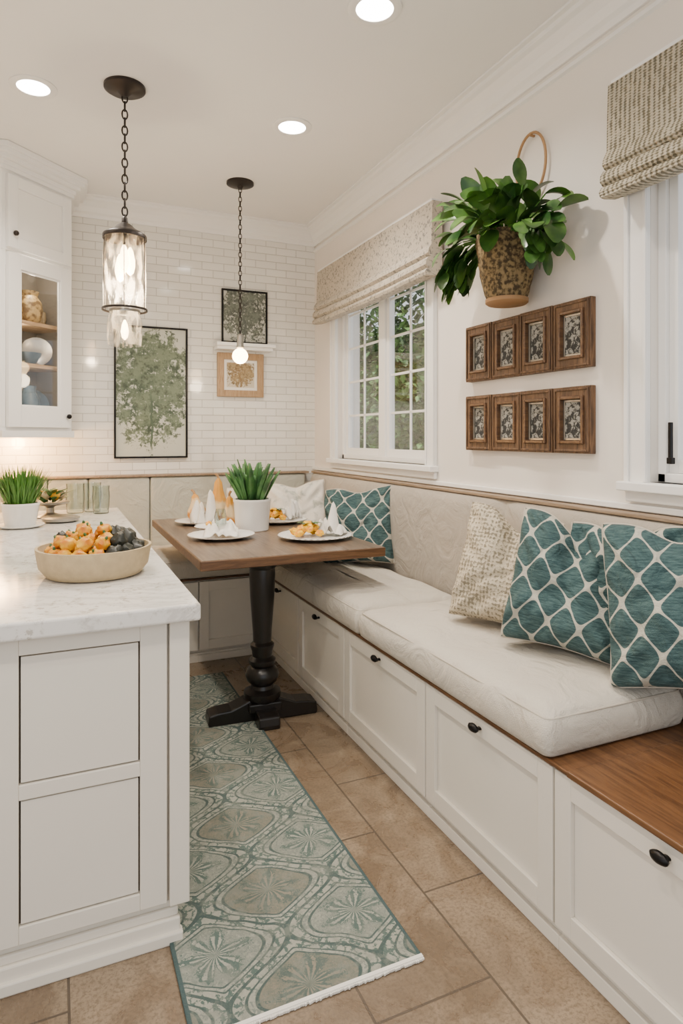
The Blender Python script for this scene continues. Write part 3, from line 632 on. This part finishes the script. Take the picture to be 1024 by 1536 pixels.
def napkin(x, y, s, seed, z=0, hh=.055, lab='crumpled white linen napkin on a plate'):
    m = MB(); n = 20; g = []
    for i in range(n+1):
        r = []
        for j in range(n+1):
            u, v = -1+2*i/n, -1+2*j/n
            zz = .022 + hh*abs(noise.noise(Vector((u*1.9+seed, v*1.9, seed)))) * 2 * max(0, 1-.6*(u*u+v*v)) + .005*math.sin(u*9+seed)*.5
            r.append(m.bm.verts.new((u*s*(1-.15*v*v), v*s*.7, zz)))
        g.append(r)
    for i in range(n):
        for j in range(n): m.bm.faces.new((g[i][j], g[i+1][j], g[i+1][j+1], g[i][j+1]))
    return tag(m.obj('napkin', M_napkin, loc=(x, y, TZ+z), rot=(0, 0, seed), smooth=True, solid=.003), lab, 'napkin', 'napkins on the plates')
napkin(PA[0], PA[1], .115, 1.3, hh=.08); napkin(PC[0]+.085, PC[1]-.01, .075, 2.4, hh=.09); napkin(PD[0]+.08, PD[1]+.02, .065, .5, hh=.09)
napkin(.79, 3.64, .10, 3.3, -.015, .16, 'bunched cream cloth around the gourds')
def chunk(x, y, z, r, mat=M_orangef, name='orange_slice', lab='orange fruit piece on a white plate', grp='orange pieces on the plates'):
    o = MB().ball((0, 0, 0), r, (1, .8, .6), 14, .45, 2.2).obj(name, mat, loc=(x, y, z), rot=(R.uniform(-.4, .4), R.uniform(-.4, .4), R.random()*3), smooth=True)
    return tag(o, lab, 'fruit', grp)
for P in (PC, PD):
    for k in range(12):
        a = k*.9; rr = .0 if k == 0 else (.034 if k % 2 else .064)
        chunk(P[0]-.035+rr*math.cos(a), P[1]+rr*math.sin(a), TZ+.032+(.036 if k == 0 else .020*(k % 2)), R.uniform(.024, .031))
    for k in range(5):
        m = MB().leaf((0, 0, 0), (math.cos(k*1.3), math.sin(k*1.3), .5), .065, .03, .8, 5)
        tag(m.obj('garnish_leaf', M_leafd, loc=(P[0]-.03, P[1]+.01*k-.02, TZ+.065), smooth=True, recalc=False), 'small green garnish leaf on a plate', 'leaf', 'garnish leaves on the plates')
for k in range(4): chunk(PA[0]+.03*k-.05, PA[1]+.06-.01*k, TZ+.065, .020, M_napkin if k % 2 else M_orangef, 'garlic_clove' if k % 2 else 'orange_slice', 'small white clove on a plate' if k % 2 else 'orange fruit piece on a white plate', 'white cloves on the near plate' if k % 2 else 'orange pieces on the plates')
tag(MB().lathe([(.015, 0), (.028, .01), (.03, .05), (.022, .085), (.02, .085), (.027, .05), (.024, .012)], n=20).obj('glass_votive', M_glassb, loc=(PA[0]-.01, PA[1]-.02, TZ+.06), smooth=True), 'small clear glass votive on the near plate', 'glass')
def gourd(x, y, z, prof, lab, tilt=0, lobes=9, amp=.08, tr=0.):
    e = empty('gourd', (x, y, z), label=lab, cat='gourd', group='gourds on the table'); e.rotation_euler = (tilt*.4, tilt, R.random()*3)
    fn = lambda a, z: 1+amp*abs(math.cos(a*lobes/2))-amp*.5
    MB().lathe(prof, n=54, fn=fn).obj('gourd_body', M_gourd, e, smooth=True)
    hh = prof[-1][1]; MB().tube([(0, 0, hh-.006), (.003, 0, hh+.012), (.016, 0, hh+.026)], .007, 6).obj('stem', M_rattan, e, smooth=True)
def tall(r, h): return [(r*.3, 0), (r*.85, h*.06), (r, h*.2), (r*.92, h*.38), (r*.6, h*.58), (r*.42, h*.75), (r*.34, h*.9), (r*.10, h)]
gourd(.85, 3.66, TZ+.012, tall(.062, .25), 'tall cream and golden gourd standing behind plates')
gourd(.75, 3.74, TZ+.020, tall(.055, .15), 'small pear-shaped golden gourd on a white plate', .2)
gourd(.895, 3.50, TZ+.002, tall(.058, .17), 'pear-shaped golden gourd beside the planter', -.12)

def planter(loc, r, h, label, mat=M_ceramic, taper=.8):
    e = empty('potted_plant', loc, label=label, cat='plant')
    MB().lathe([(r*taper*.95, 0), (r*taper, .004), (r, h*.9), (r*1.03, h*.92), (r*1.03, h), (r*.92, h), (r*.88, h*.85), (.002, h*.84)], n=36).obj('pot', mat, e, smooth=True)
    MB().lathe([(r*.86, h*.86), (r*.8, h*.88), (.002, h*.885)], n=20).obj('soil', M_soil, e)
    return e
e = planter((.957, 3.335, TZ), .098, .168, 'spiky green succulent in a white ceramic pot on the table', taper=.9)
m = MB()
for k in range(60):
    a = R.random()*2*PI; rr = R.random()*.065; tl = .12+rr*6.5*R.uniform(.7, 1.3)
    d = Vector((math.cos(a)*tl, math.sin(a)*tl, 1)); m.leaf((math.cos(a)*rr, math.sin(a)*rr, .14), d, R.uniform(.15, .25), R.uniform(.030, .042), R.uniform(-.1, .3), 6, .45, pw=.55)
m.obj('leaves', M_leafd, e, smooth=True, solid=.003)
e = planter((-.155, 3.36, .875), .082, .115, 'green grass in a small white pot on the countertop')
MB().lathe([(.07, 0), (.10, .008), (.105, .014), (.09, .012)], n=30).obj('saucer', M_ceramic, e, smooth=True)
m = MB()
for k in range(420):
    a = R.random()*2*PI; rr = math.sqrt(R.random())*.065
    d = Vector((math.cos(a)*rr*7+R.uniform(-.25, .25), math.sin(a)*rr*7+R.uniform(-.25, .25), 1)); m.leaf((math.cos(a)*rr, math.sin(a)*rr, .10), d, R.uniform(.12, .20), .006, R.uniform(.1, .7), 4, .2)
m.obj('grass_blades', M_grass, e, smooth=True)

BX, BY, BZ = .108, 2.13, .875
tag(MB().lathe([(.115, 0), (.14, .004), (.160, .03), (.168, .078), (.169, .088), (.161, .088), (.150, .04), (.12, .016), (.002, .012)], n=56, fn=lambda a, z: 1+.006*math.sin(a*5)).obj('fruit_bowl', M_stone, loc=(BX, BY, BZ), smooth=True), 'wide beige stoneware bowl of fruit on the countertop', 'bowl')
def fruit(x, y, z, r, dark):
    e = empty('fig' if dark else 'orange_fruit', (x, y, z), label='dark green fig in the stoneware bowl' if dark else 'small bumpy golden fruit in the stoneware bowl', cat='fruit', group='figs in the bowl' if dark else 'golden fruits in the bowl')
    e.rotation_euler = (R.uniform(-.6, .6), R.uniform(-.6, .6), R.random()*6)
    MB().ball((0, 0, 0), r, (1, R.uniform(.8, 1.1), R.uniform(.8, 1) if not dark else 1.15), 20, .30, 1.8).obj('fruit_body', M_dark if dark else M_orange, e, smooth=True)
    MB().lathe([(.005, 0), (.0035, .005), (.0025, .008)], (0, 0, r*.86), n=8).obj('stem', M_leafd if not dark else M_bronze, e)
lay = []
for k in range(16): a = 2*PI*k/16; lay.append((.122*math.cos(a), .122*math.sin(a), .074, .0225))
for k in range(10): a = 2*PI*k/10+.3; lay.append((.076*math.cos(a), .076*math.sin(a), .078, .0225))
for k in range(12): a = 2*PI*k/12+.7; lay.append((.100*math.cos(a), .100*math.sin(a), .106, .0225))
for k in range(6): a = 2*PI*k/6+.1; lay.append((.050*math.cos(a), .050*math.sin(a), .112, .0230))
lay += [(-.03, .02, .140, .024), (.025, -.02, .138, .022), (-.03, -.03, .138, .022), (0, 0, .07, .027)]
for i, (x, y, z, r) in enumerate(lay):
    fruit(BX+x, BY+y, BZ+z, r*(1.2 if (x > .03 and y < .08) else 1), (x > .03 and y < .08) or i in (5, 30))

e = empty('serving_stand', (-.03, 3.72, .875), label='aged silver footed stand with leafy fruit arrangement', cat='serving stand')
MB().lathe([(.07, 0), (.075, .006), (.045, .015), (.02, .025), (.018, .05), (.03, .06), (.085, .07), (.095, .082), (.09, .084), (.05, .072), (.002, .07)], n=36).obj('stand', M_silver, e, smooth=True)
m = MB()
for k in range(60):
    a = R.random()*2*PI; rr = R.random()*.07
    m.leaf((math.cos(a)*rr, math.sin(a)*rr, .075+R.random()*.05), (math.cos(a), math.sin(a), .8), .06, .028, .6, 4)
m.obj('foliage', M_leafd, e, smooth=True)
for k in range(6):
    o = MB().ball((0, 0, 0), .024, seg=14, nz=.2, fq=2).obj('small_gourd', M_orange if k % 2 else M_stone, loc=(-.03+.048*math.cos(k*1.05), 3.72+.048*math.sin(k*1.05), .875+.118), smooth=True); tag(o, 'small orange gourd on the silver stand' if k % 2 else 'small beige gourd on the silver stand', 'gourd', 'gourds on the silver stand')
tag(MB().lathe([(.06, 0), (.085, .008), (.09, .022), (.07, .03), (.05, .03), (.03, .035), (.002, .037)], n=32).obj('lidded_dish', M_silver, loc=(.02, 3.50, .875), smooth=True), 'low tarnished silver lidded dish on the countertop', 'dish')
g = MB().lathe([(.038, 0), (.044, .004), (.05, .10), (.046, .145), (.048, .165), (.045, .165), (.043, .145), (.046, .10), (.040, .012), (.002, .010)], n=28)
g = g.obj('drinking_glass', M_glassb, loc=(.095, 3.86, .875), smooth=True); tag(g, 'clear glass tumbler on the countertop', 'glass', 'glass tumblers')
dup(g, (.185, 3.90, .875)); dup(g, (.225, 3.79, .875), scale=.93)
tag(MB().lathe([(.012, 0), (.016, .02), (.011, .12), (.006, .17)], n=12).obj('pepper_mill', M_framel, loc=(-.18, 3.78, .875), smooth=True), 'small wooden mill on the countertop', 'mill')

# ------------------------------------------------------------------ wall art
def picture(x0, x1, z0, z1, fw, fmat, pmat, label, depth=.025, matb=None):
    cx, cz = (x0+x1)/2, (z0+z1)/2; e = empty('framed_picture', (cx, YW, cz), label=label, cat='picture')
    w, h = (x1-x0)/2, (z1-z0)/2; m = MB()
    m.box(-w, -w+fw, -depth, -.001, -h, h).box(w-fw, w, -depth, -.001, -h, h).box(-w+fw, w-fw, -depth, -.001, -h, -h+fw).box(-w+fw, w-fw, -depth, -.001, h-fw, h)
    m.obj('frame', fmat, e, bevel=.002)
    MB().box(-w+fw, w-fw, -depth*.5, -.001, -h+fw, h-fw).obj('print', pmat, e)
    if matb:
        g = matb; i = depth*.5+.002; m = MB(); a, b = w-fw, h-fw
        m.box(-a, -a+g, -i, -depth*.5, -b, b).box(a-g, a, -i, -depth*.5, -b, b).box(-a+g, a-g, -i, -depth*.5, -b, -b+g).box(-a+g, a-g, -i, -depth*.5, b-g, b); m.obj('mat_board', M_napkin, e)
    return e
picture(.335, .80, 1.16, 2.02, .012, M_black, M_pr1, 'large thin black framed green tree print on white tile')
picture(1.03, 1.355, 1.945, 2.315, .012, M_black, M_pr2, 'thin black framed botanical print on a small shelf', .022)
picture(1.0, 1.325, 1.575, 1.875, .045, M_framel, M_pr3, 'light oak framed gold botanical print below the shelf', .028, .02)
tag(MB().box(.975, 1.385, YW-.12, YW-.001, 1.912, 1.935).box(.98, 1.37, YW-.10, YW-.001, 1.89, 1.912).obj('wall_shelf', M_trim, bevel=.003), 'narrow white floating picture shelf on tile', 'shelf')
def rack(z0, z1, label):
    y0, y1 = 1.685, 2.42; cy = (y0+y1)/2
    e = empty('picture_frame_panel', (XW, cy, z0), label=label, cat='picture frame', group='rustic four-opening picture panels')
    n = 4; w = (y1-y0)/n; h = z1-z0
    for k in range(n):
        a = y0-cy+k*w; b = a+w; j = .0; d = .026+.006*(k % 2)
        m = MB(); fy, fz = .036, .040
        m.box(-d, -.001, a+.0003, a+fy, j, h+j).box(-d, -.001, b-fy, b-.0003, j, h+j).box(-d, -.001, a+fy, b-fy, j, j+fz).box(-d, -.001, a+fy, b-fy, h+j-fz, h+j)
        m.box(-d-.005, -d, a+.006, a+.014, j+.006, h-.006).box(-d-.005, -d, b-.014, b-.006, j+.006, h-.006).box(-d-.005, -d, a+.014, b-.014, j+.006, j+.014).box(-d-.005, -d, a+.014, b-.014, h-.014, h-.006)
        A, B, C, D = a+fy, b-fy, j+fz, h+j-fz
        f = m.obj('frame', M_frame, e, bevel=.002)
        def ring(q0, q1, x):
            mm = MB()
            mm.box(-x, -.001, A+q0, A+q1, C+q0, D-q0).box(-x, -.001, B-q1, B-q0, C+q0, D-q0).box(-x, -.001, A+q1, B-q1, C+q0, C+q1).box(-x, -.001, A+q1, B-q1, D-q1, D-q0); return mm
        ring(-.006, .006, d+.008).obj('wood_bead', M_tableedge, f, bevel=.003)
        ring(.006, .015, d-.008).obj('inner_frame', M_silver, f, bevel=.002)
        ww, hh = (B-A)/2-.013, (D-C)/2-.013
        MB().box(-ww, ww, -.004, .004, -hh, hh).obj('print', M_relief, f, loc=(-.012, (A+B)/2, (C+D)/2), rot=(0, 0, -PI/2))
    return e
rack(1.545, 1.79, 'rustic brown wood panel of four framed silvery prints, upper one')
rack(1.24, 1.48, 'rustic brown wood panel of four framed silvery prints, lower one')

# ------------------------------------------------------------------ hanging plant
e = empty('hanging_plant', (1.60, 2.02, 1.83), label='leafy green plant in rough carved basket hung on the wall', cat='plant')
MB().lathe([(.074, 0)]+[(.078+.038*math.sin(PI/2*t/10), .004+.024*t) for t in range(1, 10)]+[(.116, .245), (.116, .252), (.106, .250), (.098, .23), (.002, .225)], n=96, fn=lambda a, z: 1+.06*noise.noise(Vector((math.cos(a)*7, math.sin(a)*7, z*60)))).obj('basket', M_basket, e, smooth=True)
MB().lathe([(.074, -.016), (.082, -.010), (.082, .004), (.076, .006)], n=32).obj('basket_base', M_rattan, e, smooth=True)
m = MB(); n = 36; m.tube([(.10, -.02+.085*math.cos(a), .535+.125*math.sin(a)) for a in [2*PI*i/n for i in range(n)]], .0055, 8, closed=True)
m.tube([(.10, -.02, .412), (.098, 0, .23)], .0055, 8); m.obj('hoop_handle', M_rattan, e, smooth=True)
MB().tube([(.095, -.02, .653), (.118, -.02, .653)], .005, 8).obj('wall_hook', M_rattan, e, smooth=True)
def cl(q):
    q.x = min(q.x, .108); return q
m = MB(); st = MB(); cnt = 0
while cnt < 95:
    a = R.uniform(0, 2*PI); el = R.uniform(-.25, 1.35); d = Vector((math.cos(a)*math.cos(el), math.sin(a)*math.cos(el), math.sin(el)))
    if d.x > .25: continue
    cnt += 1
    p0 = Vector((math.cos(a)*.06, math.sin(a)*.06, .23)); L = R.uniform(.02, .17)
    p1 = p0 + Vector((d.x*.9, d.y*1.35, d.z*.95))*L + Vector((0, 0, .02))
    st.tube([p0, (p0+p1)/2+Vector((0, 0, .012)), p1], .003, 5)
    dd = (d + Vector((R.uniform(-.6, .6), R.uniform(-.6, .6), R.uniform(-.5, .4))))
    sv = dd.cross(Vector((R.uniform(-1.5, .2), R.uniform(-.9, .7), 1)))
    m.leaf(p1, dd, R.uniform(.09, .145), R.uniform(.060, .086), R.uniform(.2, 1.5), 8, .20, sidev=sv, cl=cl, pw=.60, skew=1.1)
for k in range(30):
    s = 1 if k % 5 < 3 else -1; y0 = R.uniform(.05, .10)*s
    p = Vector((R.uniform(-.08, .04), y0, .24)); pts = [p.copy()]; d = Vector((R.uniform(-.3, .05), s*.9, R.uniform(.1, .5)))
    for i in range(5):
        p = p + d*R.uniform(.040, .054 if s > 0 else .046); d = (d+Vector((0, 0, -R.uniform(.3, .5)))).normalized(); pts.append(p.copy())
        if i > 1:
            ld = d + Vector((R.uniform(-.7, .2), R.uniform(-.7, .7), -.1)); m.leaf(p, ld, R.uniform(.07, .11), R.uniform(.042, .058), .6, 7, .2, cl=cl, pw=.62)
    st.tube(pts, .0028, 5)
m.obj('foliage', M_leaf, e, smooth=True); st.obj('stems', M_grass, e, smooth=True)

# ------------------------------------------------------------------ pillows
def pillow(mat, W, Hh, T, loc, nrm, tilt, roll, label, chop=.0, seed=0, edge=None):
    n = 46; m = MB(); F, Bk = [], []
    for i in range(n+1):
        rf, rb = [], []
        for j in range(n+1):
            u, v = -1+2*i/n, -1+2*j/n
            cr = 1-.055*(u*u*v*v)**1.5
            x = u*W/2*(1-.09*(1-v*v))*cr; y = v*Hh/2*(1-.08*(1-u*u))*cr
            y -= chop*Hh*math.exp(-(u/.36)**2)*max(0, (v+1)/2)**2.2
            if v < -.2: y += .03*Hh*(1-u*u)*(-v-.2)
            p = max(0, (1-u**2)*(1-v**2)); th_ = T/2*p**.32*(1-.25*v)
            ch = 1-.5*(chop > 0)*math.exp(-(u/.20)**2)*max(0, v)
            edgef = (max(abs(u), abs(v)))**3
            ct_ = max(0, 1-math.hypot(abs(u)-1, abs(v)-1)/1.1)
            crease = .022*math.sin((abs(u)-abs(v))*13+seed)*ct_
            fold = -.016*(chop > .04)*math.exp(-((u-.12*math.sin(v*2+seed))/.07)**2)*max(0, v+.3)
            fold -= .010*math.exp(-((v-.5*u-.1*seed+.4)/.08)**2)*(1-u*u)
            nz = (noise.noise(Vector((u*2.2+seed, v*2.2, seed)))*.026 + noise.noise(Vector((u*5+seed, v*5, seed+3)))*.016*edgef+crease+fold)*p**.3
            zf = th_*ch+nz; warp = .034*noise.noise(Vector((u*1.1+seed*2, v*1.1, 9)))
            edgev = (i in (0, n) or j in (0, n))
            vf = m.bm.verts.new((x, y, warp if edgev else max(zf, .004)+warp)); rf.append(vf)
            rb.append(vf if edgev else m.bm.verts.new((x, y, min(-.004, -th_*ch+nz)+warp)))
        F.append(rf); Bk.append(rb)
    for i in range(n):
        for j in range(n):
            m.bm.faces.new((F[i][j], F[i+1][j], F[i+1][j+1], F[i][j+1]))
            m.bm.faces.new((Bk[i][j], Bk[i][j+1], Bk[i+1][j+1], Bk[i+1][j]))
    nv = Vector((nrm[0], nrm[1], 0)).normalized(); ct, s_ = math.cos(tilt), math.sin(tilt)
    z = Vector((nv.x*ct, nv.y*ct, s_)); y = Vector((-nv.x*s_, -nv.y*s_, ct)); x = y.cross(z)
    Mx = Matrix((x, y, z)).transposed().to_4x4(); Mr = Mx @ Matrix.Rotation(roll, 4, 'Z')
    c = Vector(loc) + y*(Hh/2)
    edges = [F[i][0].co.copy() for i in range(n+1)] + [F[n][j].co.copy() for j in range(1, n+1)] + [F[i][n].co.copy() for i in range(n-1, -1, -1)] + [F[0][j].co.copy() for j in range(n-1, 0, -1)]
    o = m.obj('throw_pillow', mat, smooth=True); o.data.set_sharp_from_angle(angle=PI)
    o.matrix_world = Matrix.Translation(c) @ Mr
    tag(o, label, 'pillow', 'throw pillows on the bench')
    pm = MB(); pm.tube(edges, .003, 6, closed=True); pm.obj('piping', edge or M_pipe, o, smooth=True)
    return o
SZ = .606
pillow(M_pilw, .42, .42, .18, (1.42, 3.93, SZ), (-.45, -.9), .28, .10, 'white and grey marled pillow in the bench corner', chop=.08, seed=1)
pillow(M_pilw, .36, .36, .16, (1.17, 4.10, SZ), (-.2, -1), .25, -.08, 'small white marled pillow against the sage backrest', seed=6)
pillow(M_trel, .43, .44, .19, (1.46, 3.12, SZ), (-.75, -.66), .26, .10, 'teal trellis patterned pillow beside the table', chop=.06, seed=2)
pillow(M_pilc, .42, .45, .20, (1.465, 1.84, SZ), (-.80, -.60), .28, -.12, 'cream nubby boucle pillow next to teal pillows', chop=.17, seed=3, edge=M_pilc)
pillow(M_trel, .43, .46, .21, (1.465, 1.53, SZ), (-.80, -.60), .27, -.12, 'teal trellis patterned pillow with dented top', chop=.17, seed=4)
pillow(M_trel, .38, .44, .12, (1.55, 1.41, SZ), (-.96, -.28), .10, .06, 'teal trellis pillow tucked behind others', chop=.12, seed=5)
pillow(M_trel, .43, .48, .21, (1.51, 1.18, SZ), (-.86, -.51), .20, .10, 'teal trellis pillow at the end of the cushion', chop=.11, seed=7)

# ------------------------------------------------------------------ pendants and downlights
def chain(m, z0, z1, L, r, c=(0, 0)):
    k = int((z1-z0)/(L*.78)); 
    for i in range(k+1):
        zc = z0+(z1-z0)*i/k; pts = []
        for j in range(12):
            a = 2*PI*j/12; u = L*.27*math.cos(a); w = L*.5*math.sin(a)
            pts.append((c[0]+(u if i % 2 else 0), c[1]+(0 if i % 2 else u), zc+w))
        m.tube(pts, r, 5, closed=True)
px1_, py1_ = .267, 2.889
e = empty('pendant_light', (px1_, py1_, 1.66), label='dark bronze lantern pendant with clear ribbed glass cylinder', cat='pendant lamp')
D = H-1.66
MB().lathe([(.086, D), (.086, D-.012), (.07, D-.022), (.03, D-.026), (.012, D-.045)], n=36).obj('canopy', M_bronze, e, smooth=True)
m = MB(); chain(m, .57, D-.05, .042, .0036); m.obj('chain', M_bronze, e, smooth=True)
m = MB(); m.lathe([(.006, .585), (.012, .575), (.014, .555), (.03, .545), (.045, .53), (.066, .518), (.088, .505), (.091, .50), (.091, .485), (.088, .485), (.080, .495), (.03, .512)], n=36)
m.lathe([(.0905, .188), (.094, .188), (.094, .179), (.0905, .179)], n=36, cap=False)
for k in range(6):
    a = k*PI/3+.4; m.tube([(.093*math.cos(a), .093*math.sin(a), .185), (.093*math.cos(a), .093*math.sin(a), .49)], .0018, 6)
m.obj('metal_cage', M_bronze, e, smooth=True)
MB().lathe([(.086, .185), (.0885, .30), (.0885, .42), (.082, .49)], n=96, cap=False, fn=lambda a, z: 1+.010*math.cos(a*16)).obj('glass_shade', M_glassp, e, smooth=True)
MB().lathe([(.014, .515), (.014, .455), (.010, .45)], n=16).obj('socket', M_bronze, e, smooth=True)
bl = MB()
for k in range(3):
    a = k*2.1+.3; bl.lathe([(.004, .455), (.012, .44), (.020, .40), (.021, .375), (.014, .345), (.003, .335)], (.024*math.cos(a), .024*math.sin(a), -.03*(k == 1)), n=16)
bl.obj('bulb', M_bulb, e, smooth=True)
MB().lathe([(.0015, .45), (.0015, .17)], n=8).obj('rod', M_silver, e)
MB().lathe([(.066, .03), (.070, .06), (.070, .13), (.060, .175)], n=80, cap=False, fn=lambda a, z: 1+.02*math.cos(a*12)).obj('lower_glass_shade', M_glassp, e, smooth=True)
MB().lathe([(.062, .17), (.064, .178), (.062, .184)], n=40, cap=False).obj('lower_ring', M_silver, e, smooth=True)
MB().lathe([(.004, .14), (.012, .12), (.017, .09), (.012, .065), (.002, .055)], n=18).obj('lower_bulb', M_bulb, e, smooth=True)
px2_, py2_ = .99, 3.704
e = empty('pendant_light', (px2_, py2_, 1.71), label='bare round globe bulb pendant on a dark chain', cat='pendant lamp')
D = H-1.71
MB().lathe([(.080, D), (.080, D-.012), (.06, D-.02), (.02, D-.024), (.010, D-.04)], n=36).obj('canopy', M_bronze, e, smooth=True)
m = MB(); chain(m, .20, D-.045, .034, .0028); m.obj('chain', M_bronze, e, smooth=True)
MB().lathe([(.004, .20), (.018, .19), (.02, .13), (.024, .115), (.016, .11)], n=20).obj('socket', M_silver, e, smooth=True)
MB().ball((0, 0, .066), .046, seg=24).obj('bulb', M_bulb, e, smooth=True)
def spot(name, loc, power, parent, col=(1, .90, .78), size=2.4, r=.045):
    l = bpy.data.lights.new(name, 'SPOT'); l.energy = power; l.color = col; l.spot_size = size; l.spot_blend = .8; l.shadow_soft_size = r
    o = bpy.data.objects.new(name, l); COL.objects.link(o); o.parent = parent; o.location = loc; return o
def can(x, y, power):
    e = empty('recessed_light', (x, y, H), label='white round recessed ceiling downlight, switched on', cat='ceiling light', group='recessed ceiling lights')
    MB().lathe([(.095, 0), (.095, -.004), (.085, -.008), (.066, -.006), (.066, 0)], n=40, cap=False).obj('trim_ring', M_trim, e, smooth=True)
    MB().lathe([(.068, -.003), (.002, -.0035)], n=32, cap=False).obj('lens', M_can, e)
    spot('downlight_lamp', (0, 0, -.02), power, e)
for x, y in ((1.017, 2.004), (1.041, 2.933), (-.091, 3.048)): can(x, y, 78)
for x, y in ((1.0, .7), (-.1, .5), (-.1, 1.6), (-1.4, .5)): can(x, y, 58)  # unseen downlights out of frame, added to brighten the room
def pt(name, loc, p, col, r, parent=None):
    l = bpy.data.lights.new(name, 'POINT'); l.energy = p; l.color = col; l.shadow_soft_size = r
    o = bpy.data.objects.new(name, l); COL.objects.link(o); o.location = loc; return o
pt('pendant_glow', (px1_, py1_, 1.93), 11, (1, .80, .55), .03); pt('pendant_glow', (px2_, py2_, 1.69), 5, (1, .80, .55), .05)
pt('cabinet_glow', cabpt(.0, .05, .84), 1.8, (1, .86, .66), .02); pt('cabinet_glow', cabpt(-.10, .05, .54), 1.0, (1, .86, .66), .02); pt('cabinet_glow', cabpt(-.10, .05, .32), 1.0, (1, .86, .66), .02)
pt('under_cabinet_glow', cabpt(-.12, .15, -.06), 5, (1, .60, .26), .05); pt('under_cabinet_glow', (-.22, 4.20, 1.26), 15, (1, .56, .22), .04)
pt('unseen_fill_light', (-1.1, -.5, 1.6), 32, (1, .93, .84), .4)  # added point light without a fixture, brightens room and ceiling from behind the camera

# ------------------------------------------------------------------ outside hedge
m = MB()
for k in range(15000):
    y = R.uniform(4.0, 10.5); z = R.uniform(.4, 4.2); x = 3.5 + .5*noise.noise(Vector((y*.9, z*.9, 0))) + R.uniform(0, .35)
    if z > 2.6 and noise.noise(Vector((y*2.4, z*2.4, 3))) < -.42 + (z-2.6)*.14: continue
    d = Vector((R.uniform(-1, .2), R.uniform(-1, 1), R.uniform(-.6, .8)))
    m.leaf((x, y, z), d, R.uniform(.08, .14), R.uniform(.05, .08), .5, 2, .2)
m.box(4.1, 4.2, 4.0, 10.8, 0, 2.7)
tag(m.obj('hedge', M_hedge, recalc=False), 'dense green garden hedge outside the paned window', 'hedge', kind='stuff')

# ------------------------------------------------------------------ light
w = bpy.data.worlds.new('World'); bpy.context.scene.world = w; w.use_nodes = True
bg = w.node_tree.nodes['Background']; bg.inputs[0].default_value = (.92, .96, 1, 1); bg.inputs[1].default_value = 1.35
s = bpy.data.lights.new('sun', 'SUN'); s.energy = 8; s.angle = .02; s.color = (1, .96, .88)
so = bpy.data.objects.new('sun', s); COL.objects.link(so); so.rotation_euler = Vector((-.45, -.15, .88)).to_track_quat('Z', 'Y').to_euler()

cam = bpy.data.cameras.new('camera'); co = bpy.data.objects.new('camera', cam); COL.objects.link(co)
co.location = (0, 0, 1.3); co.rotation_euler = (PI/2, 0, -math.radians(23.94))
cam.lens = 22.55; cam.sensor_width = 36; cam.shift_y = -113/1536; cam.clip_start = .05
bpy.context.scene.camera = co
